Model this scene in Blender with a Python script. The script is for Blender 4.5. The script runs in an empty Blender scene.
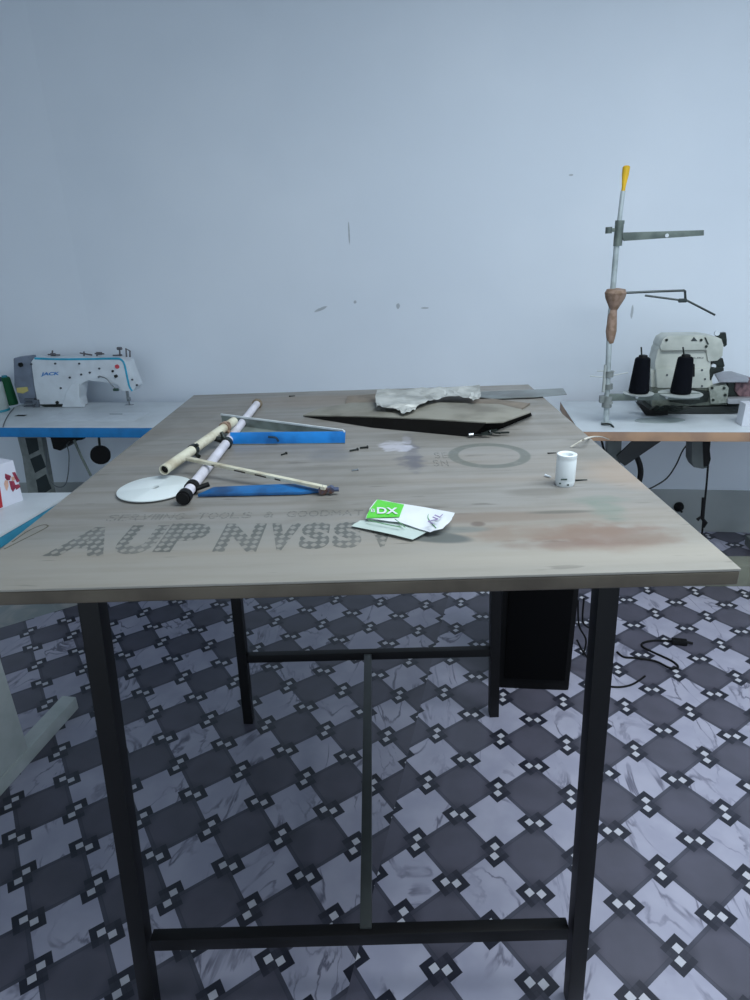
import bpy, bmesh, math, random
from mathutils import Vector, Matrix
random.seed(7)
scn = bpy.context.scene
COL = scn.collection
# ------------------------------------------------------------------ camera
F, PITCH, ROLL, YAW, H = 620.745, 0.3809, -0.0345, -0.0121, 1.5
V = Vector
fw = V((math.sin(YAW)*math.cos(PITCH), math.cos(YAW)*math.cos(PITCH), -math.sin(PITCH)))
r0 = V((math.cos(YAW), -math.sin(YAW), 0)); u0 = r0.cross(fw)
rt = r0*math.cos(ROLL)+u0*math.sin(ROLL); up = -r0*math.sin(ROLL)+u0*math.cos(ROLL)
CAM = V((0, 0, H))
cd = bpy.data.cameras.new('camera'); cam = bpy.data.objects.new('camera', cd); COL.objects.link(cam)
cd.sensor_fit = 'HORIZONTAL'; cd.sensor_width = 36; cd.lens = F*36/750; cd.clip_start = .02
cam.matrix_world = Matrix(((rt.x, up.x, -fw.x, 0), (rt.y, up.y, -fw.y, 0), (rt.z, up.z, -fw.z, H), (0, 0, 0, 1)))
scn.camera = cam

def ray(px, py): return fw*F + rt*(px-375) - up*(py-500)
def P(px, py, z):                      # point of the place at height z
    d = ray(px, py); return CAM + d*((z-H)/d.z)
def Q(px, py, o, n):                   # point on the vertical plane through o
    d = ray(px, py); return CAM + d*((V(o)-CAM).dot(n)/d.dot(n))
RA = math.radians(7.3)                 # the room is turned against the work table
E1 = V((math.cos(RA), -math.sin(RA), 0)); N1 = V((math.sin(RA), math.cos(RA), 0)); Z = V((0, 0, 1))
YN = V((0, 1, 0))

# ------------------------------------------------------------------ materials
def lin(c):
    r = []
    for v in c[:3]:
        v = v/255; r.append(v/12.92 if v <= .04045 else ((v+.055)/1.055)**2.4)
    return (r[0], r[1], r[2], 1)
class NT:
    def __init__(s, name):
        s.m = bpy.data.materials.new(name); s.m.use_nodes = True; s.t = s.m.node_tree; s.t.nodes.clear()
        s.out = s.t.nodes.new('ShaderNodeOutputMaterial'); s.b = s.t.nodes.new('ShaderNodeBsdfPrincipled')
        s.t.links.new(s.b.outputs[0], s.out.inputs[0])
    def n(s, t, **k):
        o = s.t.nodes.new(t)
        for a, b in k.items(): setattr(o, a, b)
        return o
    def put(s, sock, v):
        if isinstance(v, (int, float)): sock.default_value = v
        elif isinstance(v, tuple): sock.default_value = v
        else: s.t.links.new(v, sock)
    def ma(s, op, a, b=None, c=None):
        o = s.n('ShaderNodeMath', operation=op); s.put(o.inputs[0], a)
        if b is not None: s.put(o.inputs[1], b)
        if c is not None: s.put(o.inputs[2], c)
        return o.outputs[0]
    def mix(s, f, a, b):
        o = s.n('ShaderNodeMix', data_type='RGBA'); s.put(o.inputs[0], f); s.put(o.inputs[6], a); s.put(o.inputs[7], b)
        return o.outputs[2]
    def ss(s, v, lo, hi, a=0., b=1.):
        o = s.n('ShaderNodeMapRange', interpolation_type='SMOOTHSTEP'); s.put(o.inputs[0], v)
        o.inputs[1].default_value = lo; o.inputs[2].default_value = hi; o.inputs[3].default_value = a; o.inputs[4].default_value = b
        return o.outputs[0]
    def pos(s):
        g = s.n('ShaderNodeNewGeometry'); x = s.n('ShaderNodeSeparateXYZ'); s.t.links.new(g.outputs['Position'], x.inputs[0])
        s.P = g.outputs['Position']; s.x, s.y, s.z = x.outputs; return s
    def noise(s, scale, detail=3, vec=None, sc=None, rough=.5, dist=0):
        o = s.n('ShaderNodeTexNoise'); o.inputs['Scale'].default_value = scale; o.inputs['Detail'].default_value = detail
        o.inputs['Roughness'].default_value = rough; o.inputs['Distortion'].default_value = dist
        v = vec if vec is not None else s.P
        if sc:
            mp = s.n('ShaderNodeMapping'); mp.inputs['Scale'].default_value = sc; s.t.links.new(v, mp.inputs[0]); v = mp.outputs[0]
        s.t.links.new(v, o.inputs['Vector']); return o.outputs['Fac']
    def bump(s, h, strength=.3, dist=.002):
        o = s.n('ShaderNodeBump'); o.inputs['Strength'].default_value = strength; o.inputs['Distance'].default_value = dist
        s.put(o.inputs['Height'], h); s.t.links.new(o.outputs[0], s.b.inputs['Normal'])
    def blob(s, cx, cy, rx, ry, nz=None, amt=.6, soft=.5, a=0, X=None, Y=None):
        """soft elliptical mask in metres, ragged by a noise"""
        X = X if X is not None else s.x; Y = Y if Y is not None else s.y
        dx = s.ma('SUBTRACT', X, cx); dy = s.ma('SUBTRACT', Y, cy)
        if a:
            c_, s_ = math.cos(a), math.sin(a)
            dx, dy = (s.ma('ADD', s.ma('MULTIPLY', dx, c_), s.ma('MULTIPLY', dy, s_)),
                      s.ma('SUBTRACT', s.ma('MULTIPLY', dy, c_), s.ma('MULTIPLY', dx, s_)))
        dx = s.ma('DIVIDE', dx, rx); dy = s.ma('DIVIDE', dy, ry)
        d = s.ma('ADD', s.ma('POWER', s.ma('ABSOLUTE', dx), 2), s.ma('POWER', s.ma('ABSOLUTE', dy), 2))
        if nz is not None: d = s.ma('ADD', d, s.ma('MULTIPLY', s.ma('SUBTRACT', nz, .5), amt*4))
        return s.ss(d, 1-soft, 1+soft, 1, 0)
def M(name, c, rough=.5, metal=0., var=.06, scale=18, bump=0., coat=0., c2=None, spec=.5):
    m = NT(name).pos(); nz = m.noise(scale, 4)
    a = lin(c); b = lin(c2) if c2 else tuple(x*(1-var*3) for x in a[:3])+(1,)
    m.put(m.b.inputs['Base Color'], m.mix(m.ss(nz, .38, .68), a, b))
    m.b.inputs['Roughness'].default_value = rough; m.b.inputs['Metallic'].default_value = metal
    m.b.inputs['Specular IOR Level'].default_value = spec
    if coat: m.b.inputs['Coat Weight'].default_value = coat
    if bump: m.bump(m.noise(scale*6, 3), bump)
    return m.m

# ------------------------------------------------------------------ mesh helpers
def cyl(bm, p0, p1, r0, r1=None, seg=16, caps=True):
    p0, p1 = V(p0), V(p1); r1 = r0 if r1 is None else r1
    d = p1-p0; L = d.length; q = d.to_track_quat('Z', 'Y').to_matrix().to_4x4()
    bmesh.ops.create_cone(bm, cap_ends=caps, segments=seg, radius1=r0, radius2=r1, depth=L, matrix=Matrix.Translation((p0+p1)/2) @ q)
def frame(e=E1, n=N1, u=Z): return Matrix(((e.x, n.x, u.x), (e.y, n.y, u.y), (e.z, n.z, u.z))).to_4x4()
FR = frame()
def box(bm, c, size, fr=None, bev=0):
    fr = fr or Matrix.Identity(4)
    t = bmesh.new(); bmesh.ops.create_cube(t, size=1, matrix=Matrix.Diagonal((*size, 1)))
    if bev: bmesh.ops.bevel(t, geom=t.edges[:], offset=bev, segments=2, affect='EDGES', profile=.7)
    t.transform(Matrix.Translation(V(c)) @ fr); join(bm, t)
def join(bm, t):
    me = bpy.data.meshes.new('tmp'); t.to_mesh(me); t.free(); bm.from_mesh(me); bpy.data.meshes.remove(me)
def beam(bm, p0, p1, w, h, upv=Z, bev=0):
    """rectangular bar from p0 to p1; w sideways, h along upv"""
    p0, p1 = V(p0), V(p1); d = (p1-p0); L = d.length; d.normalize(); s = d.cross(upv).normalized(); u = s.cross(d)
    box(bm, (p0+p1)/2, (L, w, h), frame(d, s, u), bev)
def prism(bm, pts, off, bev=0, seg=2):
    """closed polygon pts (3D) swept by the vector off"""
    t = bmesh.new(); off = V(off)
    a = [t.verts.new(V(p)) for p in pts]; b = [t.verts.new(V(p)+off) for p in pts]
    n = len(pts); t.faces.new(a); t.faces.new(b[::-1])
    for i in range(n): t.faces.new((a[i], b[i], b[(i+1) % n], a[(i+1) % n]))
    bmesh.ops.recalc_face_normals(t, faces=t.faces)
    if bev: bmesh.ops.bevel(t, geom=t.edges[:], offset=bev, segments=seg, affect='EDGES', profile=.7, clamp_overlap=True)
    join(bm, t)
def spline(pts, k=6):
    pts = [V(p) for p in pts]; out = []
    for i in range(len(pts)-1):
        a = pts[max(i-1, 0)]; b = pts[i]; c = pts[i+1]; d = pts[min(i+2, len(pts)-1)]
        for j in range(k):
            t = j/k; out.append(.5*((2*b)+(c-a)*t+(2*a-5*b+4*c-d)*t*t+(-a+3*b-3*c+d)*t**3))
    return out+[pts[-1]]
def tube(bm, pts, r, seg=8, smooth=True):
    pts = spline(pts) if smooth else [V(p) for p in pts]
    rings = []; prev = None
    for i, p in enumerate(pts):
        d = (pts[min(i+1, len(pts)-1)]-pts[max(i-1, 0)]).normalized()
        s = prev if prev is not None else (d.cross(Z) if abs(d.z) < .95 else d.cross(V((1, 0, 0))))
        s = (s-d*s.dot(d)).normalized(); prev = s; u = d.cross(s)
        rr = r[i*len(r)//len(pts)] if isinstance(r, (list, tuple)) else r
        rings.append([bm.verts.new(p+(s*math.cos(a)+u*math.sin(a))*rr) for a in [2*math.pi*k/seg for k in range(seg)]])
    for A, B in zip(rings, rings[1:]):
        for k in range(seg): bm.faces.new((A[k], A[(k+1) % seg], B[(k+1) % seg], B[k]))
    bm.faces.new(rings[0][::-1]); bm.faces.new(rings[-1])
def lathe(bm, base, prof, seg=32, axis=Z, close=True):
    """profile [(r, h)] turned about the axis through base"""
    fr = axis.to_track_quat('Z', 'Y').to_matrix(); rings = []
    for r, h in prof:
        rings.append([bm.verts.new(V(base)+fr @ V((r*math.cos(a), r*math.sin(a), h))) for a in [2*math.pi*k/seg for k in range(seg)]])
    for A, B in zip(rings, rings[1:]):
        for k in range(seg): bm.faces.new((A[k], A[(k+1) % seg], B[(k+1) % seg], B[k]))
    if close: bm.faces.new(rings[0][::-1]); bm.faces.new(rings[-1])
def wloc(o):
    v = V((0, 0, 0))
    while o: v += o.location; o = o.parent
    return v
def obj(name, bm, mat, parent=None, loc=None, smooth=True, bevel=0):
    me = bpy.data.meshes.new(name); bmesh.ops.recalc_face_normals(bm, faces=bm.faces)
    origin = wloc(parent) if parent else (V(loc) if loc is not None else V((0, 0, 0)))
    bmesh.ops.translate(bm, verts=bm.verts, vec=-origin); bm.to_mesh(me); bm.free()
    o = bpy.data.objects.new(name, me); COL.objects.link(o)
    for m in (mat if isinstance(mat, list) else [mat]): me.materials.append(m)
    if parent: o.parent = parent
    else: o.location = origin
    if smooth: me.shade_smooth(); me.set_sharp_from_angle(angle=math.radians(35))
    if bevel:
        b = o.modifiers.new('bevel', 'BEVEL'); b.width = bevel; b.segments = 2; b.limit_method = 'ANGLE'
    return o
def tag(o, label, cat=None, group=None):
    o['label'] = label
    if cat: o['category'] = cat
    if group: o['group'] = group
    return o
def thing(name, loc, label, cat, group=None):
    o = bpy.data.objects.new(name, None); o.empty_display_size = .05; COL.objects.link(o); o.location = V(loc)
    return tag(o, label, cat, group)
def struct(name, bm, mat, smooth=False):
    o = obj(name, bm, mat, smooth=smooth); o['kind'] = 'structure'; return o
def text_bm(s, size, org, ex, ey, depth, shear=0, sx=1, spacing=1, offset=0):
    """lettering on the plane through org spanned by ex (along) and ey (up)"""
    c = bpy.data.curves.new('t', 'FONT'); c.body = s; c.size = size; c.extrude = depth; c.shear = shear; c.space_character = spacing
    c.offset = offset
    t = bpy.data.objects.new('t', c); COL.objects.link(t); bpy.context.view_layer.update()
    me = bpy.data.meshes.new_from_object(t.evaluated_get(bpy.context.evaluated_depsgraph_get()))
    bpy.data.objects.remove(t); bm = bmesh.new(); bm.from_mesh(me); bpy.data.meshes.remove(me)
    ex, ey = V(ex).normalized(), V(ey).normalized(); ez = ex.cross(ey)
    bm.transform(Matrix.Translation(V(org)) @ frame(ex, ey, ez) @ Matrix.Diagonal((sx, 1, 1, 1)))
    return bm
def text_fit(s, p0, p1, h, ey, depth, shear=0, offset=0):
    """text between p0 and p1 with cap height h"""
    ex = (V(p1)-V(p0)); L = ex.length
    bm = text_bm(s, 1, (0, 0, 0), (1, 0, 0), (0, 1, 0), 0, shear, offset=offset/h*.7)
    xs = [v.co.x for v in bm.verts]; ys = [v.co.y for v in bm.verts]; w = max(xs)-min(xs); hh = max(ys)-min(ys); bm.free()
    bm = text_bm(s, 1, (0, 0, 0), (1, 0, 0), (0, 1, 0), depth, shear, offset=offset/h*.7)
    bmesh.ops.translate(bm, verts=bm.verts, vec=(-min(xs), -min(ys), 0))
    exn = ex.normalized(); ey = V(ey).normalized(); ez = exn.cross(ey)
    bm.transform(Matrix.Translation(V(p0)) @ frame(exn, ey, ez) @ Matrix.Diagonal((L/w, h/hh, 1, 1)))
    return bm
def B(): return bmesh.new()

# ------------------------------------------------------------------ palette
white_paint = M('white_enamel', (205, 212, 218), .32, var=.03)
white_lam = M('white_laminate', (200, 207, 212), .4, var=.03, scale=9)
blue_edge = M('blue_edge_band', (18, 118, 182), .45)
wood_edge = M('plywood_edge_band', (172, 138, 110), .6, c2=(146, 118, 98), scale=7)
black_steel = M('black_painted_steel', (7, 7, 9), .45, var=.1, spec=.3)
black_mat = M('matte_black', (9, 9, 11), .6, spec=.25)
black_thread = M('black_thread', (5, 8, 16), .9, scale=60, bump=.3, spec=.15)
grey_steel = M('grey_painted_steel', (128, 134, 132), .45, c2=(105, 112, 110))
green_grey = M('grey_green_steel', (108, 118, 112), .4, .3, c2=(84, 94, 90))
pale_green_metal = M('pale_grey_green_enamel', (172, 178, 176), .45, c2=(164, 171, 168))
beige_machine = M('ivory_machine_enamel', (188, 192, 184), .35, c2=(168, 173, 165), scale=12)
dark_metal = M('dark_oily_metal', (38, 46, 42), .4, .4, c2=(22, 26, 24), scale=40)
chrome = M('worn_chrome', (150, 155, 158), .25, .9)
teal = M('teal_stripe', (35, 160, 195), .4)
blue_text = M('blue_lettering', (60, 125, 190), .5)
cream = M('chipped_cream_paint', (205, 202, 182), .5, c2=(168, 158, 135), scale=22)
lilac = M('white_painted_pipe', (208, 206, 216), .4, c2=(185, 183, 190), scale=14)
blue_paint = M('bright_blue_paint', (30, 140, 225), .35, c2=(20, 104, 178), scale=10)
blue_dark = M('dull_blue_paint', (28, 100, 160), .4, c2=(18, 62, 105), scale=14)
grey_inner = M('bare_grey_metal', (128, 138, 134), .5, c2=(105, 113, 108), scale=20)
tape_brown = M('brown_adhesive_tape', (150, 126, 110), .6, c2=(122, 98, 78), scale=40, bump=.5)
yellow = M('yellow_plastic', (225, 180, 30), .5)
green_fab = M('green_thread', (12, 88, 52), .8)
teal_fab = M('teal_plastic', (25, 130, 150), .5)
navy = M('navy_plastic', (18, 50, 75), .5)
motor_grey = M('grey_motor_cover', (112, 122, 138), .5)
sheet_grey = M('grimy_grey_board', (130, 128, 118), .7, c2=(105, 102, 93), scale=9)
char = M('gap_shade_black', (12, 11, 10), .9, spec=.1)  # stands for the shade in the gap under the raised board
steel_rule = M('dull_steel', (140, 146, 144), .35, .7, c2=(118, 120, 116), scale=10)

# ------------------------------------------------------------------ room
WB = V((1.777, 3.135, 0))                                  # foot of the back wall
CK = Q(90, 330, WB, N1); CK.z = 0                          # fold in the back wall, angled so its left part looks lighter
CW = CK - E1*1.35 - N1*.1                                          # far left corner
RW = WB + E1*1.55                                          # far right corner
SK = .245
def wall_mat():
    m = NT('white_limewashed_wall').pos()
    base = m.mix(m.ss(m.noise(1.3, 3), .3, .7), lin((219, 226, 234)), lin((212, 220, 229)))
    # specks and scratches on the plaster, along the wall and in height
    al = m.ma('ADD', m.ma('MULTIPLY', m.x, E1.x), m.ma('MULTIPLY', m.y, E1.y))
    for (px, py, rx, rz, a) in [(321, 309, .035, .007, .35), (355, 302, .008, .008, 0), (398, 306, .009, .014, 0), (349, 233, .004, .05, 0),
                                (632, 312, .006, .032, 0), (571, 175, .01, .004, 0), (425, 308, .02, .004, 0)]:
        p = Q(px, py, WB, N1)
        mk = m.blob(p.dot(E1), p.z, rx, rz, m.noise(60, 2), .3, .4, a, X=al, Y=m.z)
        base = m.mix(m.ma('MULTIPLY', mk, .5), base, lin((95, 100, 100)))
    m.put(m.b.inputs['Base Color'], base); m.b.inputs['Roughness'].default_value = .75
    m.bump(m.noise(9, 4), .12, .01)
    return m.m
WALL = wall_mat()
SKM = M('grey_cement_skirting', (165, 170, 170), .6, c2=(152, 158, 158), scale=3)
HC = 2.95
def wall(name, a, b, out):
    bm = B(); t = .12
    prism(bm, [a, b, b+Z*HC, a+Z*HC], out*t); return struct(name, bm, WALL)
L0 = CW - N1*5.2; R0 = RW - N1*5.2
wall('wall_back', CK, RW, N1)
wall('wall_left', L0, CW, -E1)
wall('wall_back_left', CW, CK, N1)
wall('wall_right', RW, R0, E1)
for nm, a, b, o in (('baseboard_back', CK, RW, -N1), ('baseboard_back_left', CW, CK, -N1), ('baseboard_left', L0, CW, E1), ('baseboard_right', RW, R0, -E1)):
    bm = B(); prism(bm, [a, b, b+Z*SK, a+Z*SK], o*.008, .002); struct(nm, bm, SKM)
bm = B(); prism(bm, [CW+Z*HC, CK+Z*HC, RW+Z*HC, R0+Z*HC, L0+Z*HC], Z*.1); struct('ceiling', bm, M('ceiling_paint', (215, 220, 224), .8))

# floor: concrete slab with two printed vinyl sheets on it
def vinyl(name, o, th, s, asp, tone):
    m = NT(name).pos()
    dx = m.ma('SUBTRACT', m.x, o[0]); dy = m.ma('SUBTRACT', m.y, o[1]); c_, s_ = math.cos(th), math.sin(th)
    u = m.ma('DIVIDE', m.ma('ADD', m.ma('MULTIPLY', dx, c_), m.ma('MULTIPLY', dy, s_)), s)
    v = m.ma('DIVIDE', m.ma('SUBTRACT', m.ma('MULTIPLY', dx, s_), m.ma('MULTIPLY', dy, c_)), s*asp)
    par = m.ma('FLOORED_MODULO', m.ma('ADD', m.ma('FLOOR', u), m.ma('FLOOR', v)), 2)
    ru = m.ma('FLOOR', m.ma('ADD', u, .5)); rv = m.ma('FLOOR', m.ma('ADD', v, .5))
    du = m.ma('SUBTRACT', u, ru); dv = m.ma('SUBTRACT', v, rv)
    hty = m.ma('FLOORED_MODULO', m.ma('ADD', ru, rv), 2)       # 1: squares left/right, 0: squares up/down
    def sel(a, b): return m.ma('ADD', m.ma('MULTIPLY', hty, a), m.ma('MULTIPLY', m.ma('SUBTRACT', 1., hty), b))
    ndv = m.ma('MULTIPLY', dv, -1.)
    mm = sel(du, ndv); nn = sel(dv, du)
    am = m.ma('ABSOLUTE', mm); n2 = m.ma('MULTIPLY', m.ma('SIGN', mm), nn)
    gt = lambda a, b: m.ma('GREATER_THAN', a, b); lt = lambda a, b: m.ma('LESS_THAN', a, b); an = lambda a, b: m.ma('MULTIPLY', a, b)
    S, W = .235, .13
    dark = an(an(lt(am, S), lt(n2, S)), gt(n2, 0.))
    tail = an(lt(am, S), an(gt(n2, -.14), lt(n2, .02)))
    tip = an(gt(am, .135), 1.)
    white = an(an(lt(am, W), gt(am, .008)), an(lt(n2, W), gt(n2, .008)))
    # stuff of the tiles
    vein_n = m.noise(3.6, 5, dist=1.6, sc=(1.5, .7, 1)); vein = m.ss(m.ma('ABSOLUTE', m.ma('SUBTRACT', vein_n, .5)), 0, .03, 1, 0)
    cloud = m.noise(9, 3)
    vein = m.ma('MULTIPLY', vein, m.ss(cloud, .35, .65))
    k = tone
    C = lambda r, g, b: lin((r*k, g*k, b*k))
    marble = m.mix(m.ma('MULTIPLY', vein, .85), m.mix(m.ss(cloud, .3, .7), C(192, 192, 214), C(210, 209, 229)), C(100, 100, 122))
    e = m.ma('MINIMUM', m.ma('ABSOLUTE', du), m.ma('ABSOLUTE', dv))
    grey = m.mix(m.ss(cloud, .3, .7), C(108, 106, 122), C(98, 97, 111))
    grey = m.mix(m.ma('MULTIPLY', lt(e, .055), .55), grey, C(80, 83, 98))
    grey = m.mix(m.ma('MULTIPLY', an(gt(e, .055), lt(e, .07)), .6), grey, C(66, 68, 82))
    corner = m.ss(m.ma('ADD', m.ma('ABSOLUTE', du), m.ma('ABSOLUTE', dv)), .25, .5, 1, 0)
    grey = m.mix(m.ma('MULTIPLY', corner, .45), grey, C(55, 56, 70))
    col = m.mix(par, grey, marble)
    col = m.mix(m.ma('MAXIMUM', dark, m.ma('MULTIPLY', tail, m.ma('MULTIPLY_ADD', tip, .3, .55))), col, C(44, 46, 60)); col = m.mix(white, col, C(232, 232, 242))
    m.put(m.b.inputs['Base Color'], col)
    m.put(m.b.inputs['Roughness'], m.ss(m.noise(2.5, 3), .3, .7, .3, .42)); m.b.inputs['Specular IOR Level'].default_value = .45
    return m.m
VR = vinyl('printed_vinyl_right', (.3199, 1.3967), .5943, .1531, .9369, .8)
VL = vinyl('printed_vinyl_left', (-.5166, 1.2873), .5871, .1531, .9369, .73)
s1, s0 = V((.14865, 1.9122, 0)), V((-.04727, 1.1073, 0)); sd = (s1-s0).normalized()
sA = s0 - sd*4; 
def hitline(p, d, q, n): return p + d*((q-p).dot(n)/d.dot(n))
sB = hitline(s0, sd, CK, N1)
pa, pb = V((-1.714, 2.35, 0)), V((-1.45, 2.529, 0)); pd = (pb-pa).normalized()
def conc():
    m = NT('bare_marbled_floor').pos()
    col = m.mix(m.ss(m.noise(6, 4, dist=1), .35, .65), lin((120, 128, 128)), lin((150, 148, 145)))
    m.put(m.b.inputs['Base Color'], col); m.b.inputs['Roughness'].default_value = .4; return m.m
bm = B(); prism(bm, [CW-Z*.004, CK-Z*.004, RW-Z*.004, R0-Z*.004, L0-Z*.004], -Z*.1)
struct('floor', bm, conc())
# left sheet stops short of the left back corner, along a row of tiles
pl = hitline(pa, pd, CW, E1); pr = hitline(pa, pd, s0, V((sd.y, -sd.x, 0)))
def sheet(name, pts, mat):
    bm = B(); prism(bm, [V((p.x, p.y, 0)) for p in pts], -Z*.003); return struct(name, bm, mat)
bk = hitline(pa, pd, CK, N1)
sheet('floor_vinyl_left', [hitline(sA, -E1, L0, E1), sA, sB] + ([bk] if bk.x > pl.x else []) + [pl], VL)
sheet('floor_vinyl_right', [sA, hitline(sA, E1, RW, E1), RW, sB], VR)

# ------------------------------------------------------------------ work table
ZT, TH = 1.0642, .0235
TX0, TX1, TY0, TY1 = -.6315, .5085, .7829, 2.1009
def table_mat(letter=False, small=False):
    m = NT('stencilled_plywood' if letter else 'worn_plywood_top').pos()
    gr = m.noise(1, 5, sc=(3, 38, 10), rough=.6); gr2 = m.noise(1, 3, sc=(1.3, 9, 4)); mot = m.noise(4, 4, dist=.6); fine = m.noise(70, 2)
    col = m.mix(m.ss(gr, .35, .7), lin((134, 132, 128)), lin((118, 115, 109)))
    col = m.mix(m.ma('MULTIPLY', m.ss(gr2, .45, .75), .4), col, lin((136, 125, 112)))
    col = m.mix(m.ma('MULTIPLY', m.ss(mot, .5, .75), .45), col, lin((104, 102, 96)))
    col = m.mix(m.ma('MULTIPLY', m.ss(m.y, 1.02, .86), .45), col, lin((150, 145, 134)))   # lighter towards the near edge
    strk = m.noise(1, 2, sc=(9, 60, 10))
    col = m.mix(m.ma('MULTIPLY', m.ss(strk, .66, .72), .45), col, lin((82, 78, 72)))
    rag = m.noise(22, 4, sc=(1, 1.6, 1))
    def st(px, py, rx, ry, c, k, amt=.5, soft=.7, n=None, a=0):
        nonlocal col
        p = P(px, py, ZT); col = m.mix(m.ma('MULTIPLY', m.blob(p.x, p.y, rx, ry, n or mot, amt, soft, a), k), col, lin(c))
    st(608, 537, .1, .05, (112, 86, 74), .6, .8, .9, rag); st(545, 532, .14, .03, (118, 98, 84), .5, .9, .9, rag); st(575, 545, .1, .02, (106, 82, 70), .45, .9, .9, rag)
    st(500, 517, .16, .022, (112, 98, 86), .6); st(607, 510, .03, .045, (102, 118, 108), .5, .8, .9, rag); st(598, 500, .05, .02, (100, 116, 106), .4, .8, .9, rag)
    st(560, 512, .055, .007, (84, 84, 78), .7, .3); st(478, 524, .012, .01, (85, 70, 62), .7, .1)
    st(435, 537, .06, .02, (72, 80, 80), .8, .5, .4, a=-.25); st(455, 530, .06, .012, (92, 100, 98), .6, .5)
    st(411, 450, .018, .12, (92, 92, 102), .6, 1.2, .8, rag); st(410, 462, .03, .04, (84, 84, 92), .6, 1.2, .8, rag); st(394, 447, .035, .05, (190, 190, 202), .6, 1.3, .6, rag); st(407, 441, .012, .04, (180, 180, 190), .5, 1.3, .6, rag)
    st(540, 492, .06, .02, (92, 88, 80), .5); st(650, 540, .05, .02, (112, 96, 84), .5); st(330, 455, .05, .05, (95, 95, 95), .4)
    st(455, 436, .2, .05, (98, 94, 86), .5, .8); st(330, 468, .12, .012, (105, 103, 98), .5); st(205, 535, .4, .05, (130, 133, 132), .35)
    st(560, 395, .1, .1, (120, 108, 96), .4); st(330, 400, .3, .09, (126, 112, 98), .5, .8); st(170, 510, .05, .01, (110, 100, 90), .5)
    st(640, 470, .1, .1, (150, 132, 116), .5); st(610, 555, .35, .03, (152, 146, 135), .5, .5, 1)
    # painted ring left by a tin, with its green-grey band
    p = P(489, 455, ZT); dx = m.ma('DIVIDE', m.ma('SUBTRACT', m.x, p.x), .083); dy = m.ma('DIVIDE', m.ma('SUBTRACT', m.y, p.y), .083)
    rr = m.ma('SQRT', m.ma('ADD', m.ma('MULTIPLY', dx, dx), m.ma('MULTIPLY', dy, dy)))
    rg = m.ma('MULTIPLY', m.ss(m.ma('ABSOLUTE', m.ma('SUBTRACT', rr, .97)), .11, .17, 1, 0), m.ss(fine, .2, .5, .5, .95))
    col = m.mix(m.ma('MULTIPLY', rg, .75), col, lin((84, 90, 84)))
    if letter:
        # fretwork pattern of the stencil inside each letter
        w = .0075 if small else .014
        a = m.ma('SINE', m.ma('MULTIPLY', m.ma('ADD', m.x, m.ma('MULTIPLY', m.y, .8)), 3.14159/w)); b = m.ma('SINE', m.ma('MULTIPLY', m.ma('SUBTRACT', m.x, m.ma('MULTIPLY', m.y, .8)), 3.14159/w))
        pt = m.ma('MULTIPLY', a, b); pt = m.ss(pt, -.35, .05, .12, 1)
        wear = m.ss(m.noise(14, 3), .3, .55, .7, 1)
        col = m.mix(m.ma('MULTIPLY', m.ma('MULTIPLY', pt, wear), .5 if small else .72), col, lin((62, 68, 66)))
    m.put(m.b.inputs['Base Color'], col)
    m.put(m.b.inputs['Roughness'], m.ss(mot, .3, .7, .42, .6)); m.b.inputs['Specular IOR Level'].default_value = .5
    m.bump(gr, .12, .002)
    return m.m
TABLE = table_mat()
EDGE = M('worn_brown_board_edge', (88, 80, 68), .55, c2=(66, 58, 48), scale=8)
wt = thing('work_table', ((TX0+TX1)/2, (TY0+TY1)/2, 0), 'large brown plywood cutting table with black steel frame and stencilled top', 'table')
bm = B(); box(bm, ((TX0+TX1)/2, (TY0+TY1)/2, ZT-.002), (TX1-TX0, TY1-TY0, .004), bev=.0015)
obj('tabletop', bm, TABLE, wt)
bm = B(); prism(bm, [V((x, y, ZT-.0035)) for x, y in ((TX0, TY0), (TX1, TY0), (TX1, TY1), (TX0, TY1))], -Z*TH, .006, 3)
tag(obj('edge_board', bm, EDGE, wt), 'dark brown rounded board edge')
top = [o for o in wt.children if o.name.startswith('tabletop')][0]
# stencilled lettering, big row and small row
def on(px, py, dz=.0002): return P(px, py, ZT+dz)
bigm = table_mat(True); smm = table_mat(True, True)
def letter_row(chars, mat, name):
    bm = B()
    for ch, xa, xb, yb_, yt, off in chars:
        p0 = on(xa, yb_); p1 = on(xb, yb_); ptop = on((xa+xb)/2, yt)
        t = text_fit(ch, p0, p1, max(ptop.y-(p0.y+p1.y)/2, .01), V((0, 1, 0)), .0001, offset=off); 
        join(bm, t)
    return obj(name, bm, mat, top, smooth=False)
big = [('A', 42, 103, 556, 528, .009), ('U', 108, 148, 554, 526, .009), ('P', 152, 198, 552, 524, .009), ('N', 212, 256, 551.5, 524, .009),
       ('V', 262, 295, 550.5, 523.5, .01), ('S', 297, 328, 549, 522.5, .009), ('S', 331, 361, 548, 522, .009), ('V', 368, 396, 547, 521.5, .009)]
letter_row(big, bigm, 'stencil_lettering')
sm = []; s = 'SERVING TOOLS & GOODMAT'
for i, ch in enumerate(s):
    if ch == ' ': continue
    x = 105+i*11.3; sm.append((ch, x, x+9.6, 521-i*.26, 515-i*.24, 0))
letter_row(sm, smm, 'stencil_lettering')
sm = [('S', 434, 440, 466, 460, 0), ('N', 442, 449, 466, 460, 0), ('S', 435, 441, 458, 452.5, 0), ('E', 443, 449, 458, 452.5, 0)]
letter_row(sm, smm, 'stencil_lettering')
bm = B(); pts = [on(4, 549), on(20, 541), on(40, 531), on(48, 526), on(42, 525), (on(28, 531)), on(12, 542)]
tube(bm, [p-Z*.0018 for p in pts], .0022, 6)
tag(obj('pencil_mark', bm, M('dark_crayon', (82, 80, 68), .8), top), 'dark hooked crayon line')

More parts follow.
